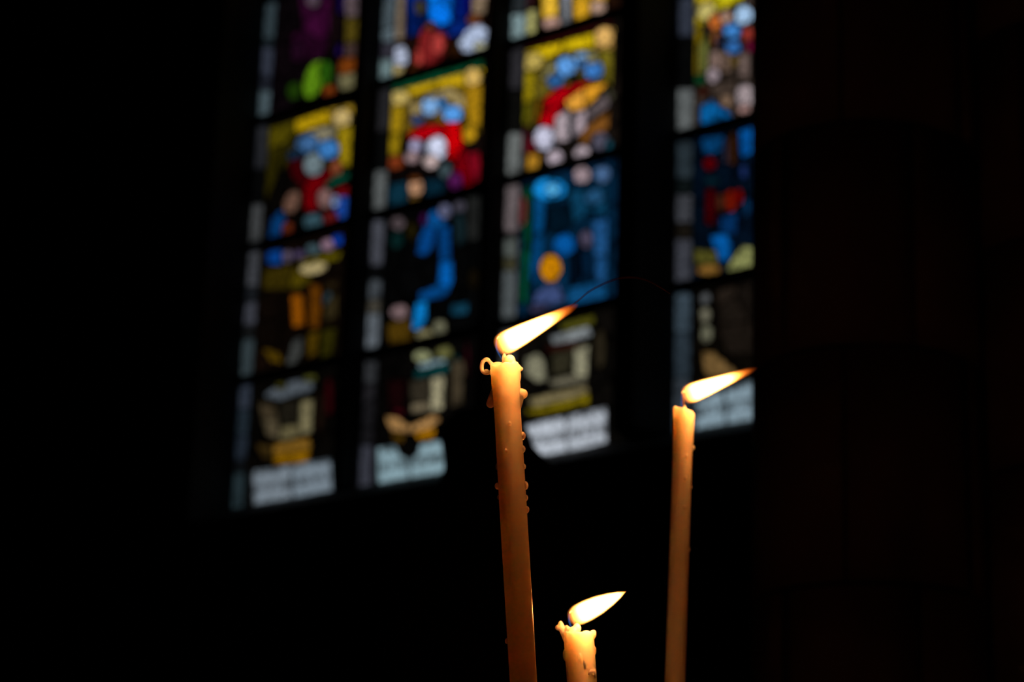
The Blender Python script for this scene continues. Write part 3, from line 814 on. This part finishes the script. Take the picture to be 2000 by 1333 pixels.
# ------------------------------------------------------------------ stone pier on the right
def pier_shaft(root, cx, cy, r, z0, z1, h, zoff, nsec, rot):
    core_v, core_f = [], []
    n = 40
    for k in range(n):
        a = 2 * math.pi * k / n
        core_v += [(cx + (r - 0.008) * math.cos(a), cy + (r - 0.008) * math.sin(a), z0), (cx + (r - 0.008) * math.cos(a), cy + (r - 0.008) * math.sin(a), z1)]
    for k in range(n):
        a, b = 2 * k, 2 * ((k + 1) % n)
        core_f.append((a, b, b + 1, a + 1))
    newmesh('mortar_core', core_v, core_f, M_MORTAR, root, True)
    # one block, shared
    seg = 8; g = 0.004
    da = 2 * math.pi / nsec
    V, F = [], []
    for k in range(seg + 1):
        a = -da / 2 + g / r + (da - 2 * g / r) * k / seg
        for rr in (r - 0.06, r):
            for z in (g, h - g): V.append((rr * math.cos(a), rr * math.sin(a), z))
    for k in range(seg):
        p, q = 4 * k, 4 * k + 4
        F += [(p + 2, q + 2, q + 3, p + 3), (p + 3, q + 3, q + 1, p + 1), (p, q, q + 2, p + 2)]
    F += [(0, 2, 3, 1), (4 * seg, 4 * seg + 1, 4 * seg + 3, 4 * seg + 2)]
    me = bpy.data.meshes.new('stone_block'); me.from_pydata(V, [], F); me.materials.append(M_PIER)
    for p in me.polygons: p.use_smooth = len(p.vertices) == 4 and abs(p.normal.z) < 0.5
    me.update()
    z = z0 - h + (zoff % h); k = 0
    while z < z1:
        for s in range(nsec):
            if z < z0: continue
            m = Matrix.Translation((cx, cy, z)) @ Matrix.Rotation(rot + da * (s + 0.5 * (k % 2)), 4, 'Z')
            newobj('stone_block', me, root, m)
        z += h; k += 1


pier = newobj('stone_pier', None)
tag(pier, 'tall dark clustered stone pier at the right, hiding part of the window', 'pillar')
pA = at(1688, 480, 4.2); pB = at(2120, 480, 4.3)
zA = at(1470, 290, 4.2).z; zB = at(1885, 505, 4.25).z
pier_shaft(pier, pA.x, pA.y, 0.194, 0.0, 6.5, 0.395, zA, 5, 0.6)
pier_shaft(pier, pB.x, pB.y, 0.212, 0.0, 6.5, 0.40, zB, 5, 0.2)
box('plinth', min(pA.x, pB.x) - 0.3, pB.x + 0.35, pA.y - 0.32, pB.y + 0.4, 0, 0.35, M_PIER, pier, bevel=0.03)

# ------------------------------------------------------------------ dark carved figure behind the tall candle
SD = 5.0
st = newobj('carved_statue', None)
tag(st, 'blackened carved figure seen as a silhouette behind the tall candle', 'statue')
rings = [(796, 945, 8), (801, 944, 34), (812, 944, 62), (830, 945, 82), (850, 947, 90), (870, 952, 90), (885, 960, 96), (900, 970, 104), (920, 976, 109),
         (950, 978, 124), (985, 974, 160), (1030, 968, 196), (1100, 964, 214), (1250, 960, 222), (1500, 958, 226), (1900, 956, 250), (2300, 955, 285)]
V, F = [], []
NS = 40
base = at(950, 900, SD)
for ri, (y, cx, hw) in enumerate(rings):
    d = ray(cx, y); t = (base.y - CAM.y) / d.y
    c = CAM + d * t; hw = hw / FPX * t * 1.0
    for k in range(NS):
        a = 2 * math.pi * k / NS
        fold = 1 + (0.05 * math.sin(a * 9 + ri * 0.4) if ri > 9 else 0)
        dz = 0.0
        V.append((c.x + hw * fold * math.cos(a), c.y + hw * 0.72 * fold * math.sin(a), c.z))
for r in range(len(rings) - 1):
    for k in range(NS):
        F.append((r * NS + k, (r + 1) * NS + k, (r + 1) * NS + (k + 1) % NS, r * NS + (k + 1) % NS))
F.append(tuple(range(NS))); F.append(tuple(reversed(range((len(rings) - 1) * NS, len(rings) * NS))))
fig = newmesh('draped_body', V, F, M_STATUE, st, True)
zlow = V[-1][2]
px0 = at(955, 900, SD).x
box('pedestal_block', px0 - 0.38, px0 + 0.38, base.y - 0.34, base.y + 0.34, 0.0, zlow + 0.01, M_STATUE, st, bevel=0.03)


# ------------------------------------------------------------------ candles
def blob_into(bm, c, rx, ry, rz, dirv=None):
    """ellipsoid added to a bmesh; rz along dirv"""
    res = bmesh.ops.create_icosphere(bm, subdivisions=3, radius=1.0)
    z = (dirv or Vector((0, 0, 1))).normalized()
    q = z.to_track_quat('Z', 'Y').to_matrix().to_4x4()
    m = Matrix.Translation(c) @ q @ Matrix.Diagonal((rx, ry, rz, 1))
    bmesh.ops.transform(bm, matrix=m, verts=res['verts'])


def tube_into(bm, pts, rad, n=12):
    prev = None; ringv = []
    for i, p in enumerate(pts):
        t = (pts[min(i + 1, len(pts) - 1)] - pts[max(i - 1, 0)]).normalized()
        x = t.cross(FWD).normalized(); y = t.cross(x).normalized()
        r = rad[i] if isinstance(rad, (list, tuple)) else rad
        ringv.append([bm.verts.new(p + x * (r * math.cos(2 * math.pi * k / n)) + y * (r * math.sin(2 * math.pi * k / n))) for k in range(n)])
    for a, b in zip(ringv[:-1], ringv[1:]):
        for k in range(n): bm.faces.new((a[k], a[(k + 1) % n], b[(k + 1) % n], b[k]))
    bm.faces.new(ringv[0]); bm.faces.new(list(reversed(ringv[-1])))
    bmesh.ops.recalc_face_normals(bm, faces=bm.faces)


def bm_obj(name, bm, mat, parent, remesh=None, smooth_it=0):
    me = bpy.data.meshes.new(name); bm.to_mesh(me); bm.free()
    me.materials.append(mat)
    for p in me.polygons: p.use_smooth = True
    o = newobj(name, me, parent)
    if remesh:
        m = o.modifiers.new('melt', 'REMESH'); m.mode = 'VOXEL'; m.voxel_size = remesh; m.use_smooth_shade = True
        if smooth_it:
            s = o.modifiers.new('soften', 'SMOOTH'); s.factor = 0.5; s.iterations = smooth_it
    return o


def smooth_path(pts, n=8):
    out = []
    for i in range(len(pts) - 1):
        p0, p1, p2, p3 = pts[max(i - 1, 0)], pts[i], pts[i + 1], pts[min(i + 2, len(pts) - 1)]
        for k in range(n):
            t = k / n
            out.append(0.5 * ((2 * p1) + (p2 - p0) * t + (2 * p0 - 5 * p1 + 4 * p2 - p3) * t * t + (3 * p1 - p0 - 3 * p2 + p3) * t ** 3))
    out.append(pts[-1].copy())
    return out


TRAY_Z = 1.25
PROF_LONG = [(-0.005, 0.0), (0.0, 0.10), (0.03, 0.136), (0.10, 0.146), (0.3, 0.132), (0.5, 0.107), (0.73, 0.080), (0.92, 0.06), (1.02, 0.035), (1.06, 0.0)]
PROF_THIN = [(-0.005, 0.0), (0.0, 0.09), (0.04, 0.124), (0.12, 0.136), (0.3, 0.122), (0.5, 0.096), (0.73, 0.072), (0.92, 0.05), (1.03, 0.02), (1.06, 0.0)]
PROF_FULL = [(-0.02, 0.0), (-0.012, 0.11), (0.03, 0.160), (0.12, 0.186), (0.3, 0.188), (0.5, 0.168), (0.72, 0.118), (0.88, 0.066), (0.97, 0.025), (1.02, 0.0)]
OR, YE, RE = (1.0, 0.32, 0.045), (1.0, 0.36, 0.065), (1.0, 0.14, 0.008)
STOPS_LONG = [(0.0, 0.012, (1, 0.22, 0.05)), (0.04, 0.09, (1, 0.28, 0.05)), (0.09, 0.34, OR), (0.16, 0.9, YE), (0.48, 1.0, YE), (0.62, 0.5, YE), (0.73, 0.10, OR), (0.82, 0.032, (1, 0.22, 0.02)), (0.92, 0.008, RE), (1.0, 0.0, RE)]
STOPS_FULL = [(0.0, 0.012, (1, 0.22, 0.05)), (0.05, 0.08, (1, 0.28, 0.05)), (0.11, 0.30, OR), (0.20, 0.9, YE), (0.60, 1.0, YE), (0.85, 0.9, YE), (0.95, 0.5, OR), (1.0, 0.2, OR)]


def candle(label, depth, top, low, width_px, crown, blobs, tubes, drips, wick, fO, fT, prof, stops, smoke=None, remesh=0.0005, rot_mat=None, taper=None):
    """top/low: axis points of the wax in the photo; everything else is carved around that axis"""
    Ttop = at(top[0], top[1], depth)
    d = ray(*low); t = (Ttop.y - CAM.y) / d.y
    low3 = CAM + d * t
    ax = (low3 - Ttop); ax = ax / ax.z * (TRAY_Z - Ttop.z)
    base3 = Ttop + ax
    R0 = width_px * 0.5 / FPX * depth
    root = newobj('candle', None)
    root.location = base3
    bpy.context.view_layer.update()
    inv = -base3

    def loc(p): return p + inv

    def depth_at(py):
        # distance of the candle axis at that image row
        ry = ray(top[0] + (low[0] - top[0]) * (py - top[1]) / (low[1] - top[1]), py)
        return (Ttop.y - CAM.y) / ry.y

    def pt(px, py, dd=0.0):
        return loc(at(px, py, depth_at(py) + dd))
    # body
    bm = bmesh.new()
    n = 36; N = 60
    axis_n = ax.normalized(); xr = RIGHT; yr = axis_n.cross(xr).normalized()
    rv = []
    rnd = random.Random(int(top[0]))
    ph = rnd.random() * 6
    for i in range(N + 1):
        f = i / N
        f = f ** 1.6
        c = loc(Ttop + ax * f)
        k_s = 1.0 if taper is None else np.interp(f * ax.length, [q[0] for q in taper], [q[1] for q in taper])
        ring = []
        for k in range(n):
            a = 2 * math.pi * k / n
            r = R0 * k_s * (1 + 0.016 * math.sin(3 * a + ph + 5 * f) + 0.012 * math.sin(2 * a - 9 * f + ph * 2))
            zz = 0.0
            if i == 0:
                zz = crown(a)
            elif i <= 6: zz = crown(a) * max(0, 1 - i / 6.0)
            ring.append(bm.verts.new(c + xr * (r * math.cos(a)) + yr * (r * math.sin(a)) - axis_n * zz))
        rv.append(ring)
    for a, b in zip(rv[:-1], rv[1:]):
        for k in range(n): bm.faces.new((a[k], a[(k + 1) % n], b[(k + 1) % n], b[k]))
    # melted cup
    inner = []
    for rr, dz in ((0.82, 0.0), (0.6, -0.004), (0.25, -0.006)):
        inner.append([bm.verts.new(loc(Ttop) + xr * (R0 * rr * math.cos(2 * math.pi * k / n)) + yr * (R0 * rr * math.sin(2 * math.pi * k / n)) - axis_n * (dz + crown(2 * math.pi * k / n) * max(0, rr - 0.4))) for k in range(n)])
    seq = [rv[0]] + inner
    for a, b in zip(seq[:-1], seq[1:]):
        for k in range(n): bm.faces.new((a[k], b[k], b[(k + 1) % n], a[(k + 1) % n]))
    bm.faces.new(list(reversed(inner[-1]))); bm.faces.new(list(reversed(rv[-1])))
    bmesh.ops.recalc_face_normals(bm, faces=bm.faces)
    s = depth / FPX
    for (px, py, dd, rx, ry, *dv) in blobs:
        dr = None
        if dv: dr = (RIGHT * dv[0] - UP * dv[1])
        blob_into(bm, pt(px, py, dd), rx * s, rx * s, ry * s, dr or UP)
    for pts, rad in tubes:
        tube_into(bm, smooth_path([pt(*q) for q in pts], 6), rad * s)
    bm_obj('wax_body', bm, M_WAX, root, remesh, 2)
    # hanging drips
    for pts, rad in drips:
        b2 = bmesh.new()
        if len(pts) == 1:
            blob_into(b2, pt(*pts[0]), rad[0] * s, rad[0] * s, rad[1] * s, UP)
        else:
            sp = smooth_path([pt(*q) for q in pts], 6)
            rr = [float(np.interp(i / (len(sp) - 1), np.linspace(0, 1, len(rad)), rad)) * s for i in range(len(sp))]
            tube_into(b2, sp, rr, 14)
            blob_into(b2, sp[-1], rr[-1], rr[-1], rr[-1])
            blob_into(b2, sp[0], rr[0], rr[0], rr[0])
        bm_obj('wax_drip', b2, M_WAX, root, remesh * 0.9, 2)
    # wick
    b3 = bmesh.new()
    wp = smooth_path([pt(*q) for q in wick], 6)
    tube_into(b3, wp, [2.6 * s if i < len(wp) * 0.6 else 2.0 * s for i in range(len(wp))], 8)
    wk = bm_obj('wick', b3, M_WICK, root)
    b4 = bmesh.new(); tip = wp[-1]
    blob_into(b4, tip, 2.2 * s, 2.2 * s, 4.0 * s, wp[-1] - wp[-4] + RIGHT * 0.002)
    tag(bm_obj('ember', b4, M_EMBER, wk), 'glowing wick tip')
    # flame
    Lp = math.hypot(fT[0] - fO[0], fT[1] - fO[1]) * s
    O, Tp = loc(at(fO[0], fO[1], depth)), loc(at(fT[0], fT[1], depth - 0.75 * Lp))     # lean towards the viewer added so the flame lights the wax front
    Lf = (Tp - O).length
    fx = (Tp - O).normalized(); fy = FWD - fx * FWD.dot(fx); fy.normalize(); fz = fx.cross(fy)
    if fz.z < 0: fz = -fz; fy = -fy
    fm = Matrix(((fx.x * Lf, fy.x * Lp, fz.x * Lp, O.x), (fx.y * Lf, fy.y * Lp, fz.y * Lp, O.y), (fx.z * Lf, fy.z * Lp, fz.z * Lp, O.z), (0, 0, 0, 1)))
    V, F = [], []; n = 28
    ts = np.linspace(prof[0][0], prof[-1][0], 44)
    for tt in ts:
        r = float(np.interp(tt, [q[0] for q in prof], [q[1] for q in prof]))
        r = max(r, 0.001)
        for k in range(n):
            a = 2 * math.pi * k / n
            V.append((tt, r * math.cos(a), r * math.sin(a)))
    for i in range(len(ts) - 1):
        for k in range(n): F.append((i * n + (k + 1) % n, (i + 1) * n + (k + 1) % n, (i + 1) * n + k, i * n + k))
    F.append(tuple(reversed(range(n)))); F.append(tuple(range((len(ts) - 1) * n, len(ts) * n)))
    fl = newmesh('flame', V, F, flame_mat('flame_gas', stops, 4500.0, prof), root, True, fm)
    tag(fl, 'bright wind-bent flame')
    b5 = bmesh.new()
    bp = smooth_path([pt(*q) for q in [(wick[0][0] - 4, wick[0][1] + 2), (wick[-1][0] - 3, (wick[0][1] + wick[-1][1]) / 2), (wick[-1][0] - 3, wick[-1][1] + 2)]], 6)
    tube_into(b5, bp, [(0.8 + 1.6 * math.sin(math.pi * i / (len(bp) - 1))) * s for i in range(len(bp))], 10)
    tag(bm_obj('flame_base', b5, M_BLUE, root), 'blue base of the flame')
    # light of the flame
    ld = bpy.data.lights.new('flame_light', 'POINT'); ld.energy = LAMP; ld.color = (1.0, 0.185, 0.046); ld.shadow_soft_size = 0.004
    lo = newobj('flame_light', ld, root); lo.location = O + (Tp - O) * 0.42
    if smoke:
        b6 = bmesh.new()
        sp = smooth_path([pt(*q) for q in smoke], 8)
        tube_into(b6, sp, [(1.1 + 1.2 * math.sin(math.pi * i / (len(sp) - 1)) ** 0.7) * s for i in range(len(sp))], 8)
        tag(bm_obj('smoke_wisp', b6, M_SMOKE, root), 'thin curl of smoke')
    tag(root, label, 'candle', 'lit candles')
    return root


U1 = 1.6 / FPX
candle('tallest lit candle, in sharp focus, with a loop of wax at its rim', 1.60, (985.5, 716), (1022, 1320), 52,
       lambda a: 0.0015 * math.sin(2 * a + 0.5) + 0.0008 * math.sin(5 * a),
       blobs=[(996, 705, -0.002, 11, 12), (1003, 718, -0.002, 10, 14), (985, 702, 0.0, 5, 12), (972, 715, 0.002, 12, 8),
              (1012, 721, 0.0, 9, 6, 1, 0.1), (1017, 721, 0.0, 5, 4.5), (1010, 735, 0, 8, 16),
              (996, 827, -0.0103, 3, 3), (988, 880, -0.0103, 2.5, 4)],
       tubes=[([(965, 716), (957, 708), (951, 702), (944, 706), (941, 715), (942, 724), (948, 729), (956, 728), (963, 728)], 4.1)],
       drips=[([(1006, 768), (1016, 769), (1021, 770)], [11, 10.5, 10]), ([(1014, 776), (1014, 788), (1014, 800)], [10, 7, 3]),
              ([(970, 754), (967, 768), (961, 783), (958, 789)], [6, 10, 9.5, 8.5]),
              ([(1020, 852)], [7, 8.5]), ([(1020, 878)], [6.5, 8]), ([(1022, 912)], [5.5, 6.5]), ([(1025, 949)], [7, 9]), ([(1026, 973)], [5.5, 7]), ([(1028, 996)], [6, 7.5]),
              ([(971, 912)], [3.5, 7]), ([(972, 950)], [6, 7]), ([(975, 972)], [4.5, 5]), ([(991, 1253)], [5, 6]), ([(950, 725)], [5, 4])],
       wick=[(985, 702, 0.0), (982, 688, 0.0), (978, 672, 0.0), (973, 660, 0.0)],
       fO=(975, 677), fT=(1124, 598), prof=PROF_LONG, stops=STOPS_LONG,
       taper=[(0, 1.10), (0.022, 1.09), (0.030, 1.0), (1, 1.0)],
       smoke=[(1108, 603), (1130, 587), (1152, 569), (1185, 552), (1215, 543), (1245, 543), (1275, 553), (1310, 575)])

candle('short lit candle with a ragged wax rim, lowest of the three flames', 1.70, (1130, 1238), (1137, 1333), 59,
       lambda a: 0.001 * math.sin(2 * a + 1.5),
       blobs=[(1098, 1228, 0, 6.5, 13, -0.35, -1), (1091, 1227, 0, 6, 7, -1, -0.2), (1095, 1220, 0, 5, 7), (1110, 1232, -0.002, 5, 9, -0.2, -1), (1107, 1227, 0, 3.5, 6),
              (1127, 1228, -0.003, 8, 10), (1120, 1236, -0.003, 10, 12), (1145, 1238, -0.002, 9, 6), (1158, 1240, 0, 7, 9), (1160, 1236, 0, 5, 5),
              (1161, 1272, 0, 4, 9), (1104, 1280, 0, 5, 12), (1158, 1316, -0.004, 7, 12), (1137, 1295, -0.0095, 4, 18, 0.3, 1), (1112, 1250, -0.004, 8, 16)],
       tubes=[([(1106, 1252), (1101, 1240), (1097, 1230)], 5.5)],
       drips=[([(1150, 1318, -0.009), (1157, 1312, -0.008), (1161, 1322, -0.005)], [4, 5, 4]), ([(1138, 1285, -0.0095), (1141, 1298, -0.0098), (1142, 1308, -0.0098)], [3, 4, 3])],
       wick=[(1124, 1234, 0.0), (1121, 1218, 0.0), (1118, 1206, 0.0), (1115, 1196, 0.0)],
       fO=(1117, 1208), fT=(1221, 1157), prof=PROF_FULL, stops=STOPS_FULL)

candle('slender lit candle on the right, slightly out of focus, in front of the pier edge', 2.06, (1336, 802), (1319, 1320), 38.5,
       lambda a: 0.0030 * math.cos(a) * -1 - 0.0008,
       blobs=[(1337, 800, 0, 4, 8), (1319, 799, 0, 5, 6), (1349, 808, 0, 6, 6), (1341, 893, -0.0075, 4, 6), (1339, 935, -0.0085, 3, 4), (1338, 992, -0.0085, 3, 4)],
       tubes=[],
       drips=[([(1352, 876)], [5.5, 6]), ([(1348, 952)], [4.5, 5]), ([(1345, 1074)], [4, 5]), ([(1330, 1095, -0.0085)], [2.5, 3])],
       wick=[(1336, 806, 0.0), (1335, 792, 0.0), (1334, 778, 0.0), (1335, 766, 0.0)],
       fO=(1337, 774), fT=(1474, 721), prof=PROF_THIN, stops=STOPS_LONG, taper=[(0, 1.12), (0.012, 1.1), (0.038, 1.0), (1, 1.0)])

# ------------------------------------------------------------------ the stand that carries the candles (below the frame)
stand = newobj('candle_stand', None)
cxs = at(1120, 900, 1.75)
stand.location = (cxs.x, cxs.y, 0)
tag(stand, 'black iron candle stand with a sand tray under the lit candles', 'candle stand')
hw, hd = 0.30, 0.36
box('tray', -hw, hw, -hd, hd, TRAY_Z - 0.06, TRAY_Z - 0.045, M_IRON, stand)
box('sand_bed', -hw + 0.012, hw - 0.012, -hd + 0.012, hd - 0.012, TRAY_Z - 0.045, TRAY_Z, M_SAND, stand)
box('tray_rim', -hw, hw, -hd, -hd + 0.01, TRAY_Z - 0.06, TRAY_Z, M_IRON, stand)
box('tray_rim', -hw, hw, hd - 0.01, hd, TRAY_Z - 0.06, TRAY_Z, M_IRON, stand)
box('tray_rim', -hw, -hw + 0.01, -hd, hd, TRAY_Z - 0.06, TRAY_Z, M_IRON, stand)
box('tray_rim', hw - 0.01, hw, -hd, hd, TRAY_Z - 0.06, TRAY_Z, M_IRON, stand)
for sx in (-1, 1):
    for sy in (-1, 1):
        x, y = sx * (hw - 0.04), sy * (hd - 0.04)
        box('leg', x - 0.015, x + 0.015, y - 0.015, y + 0.015, 0, TRAY_Z - 0.06, M_IRON, stand)
bpy.context.view_layer.update()
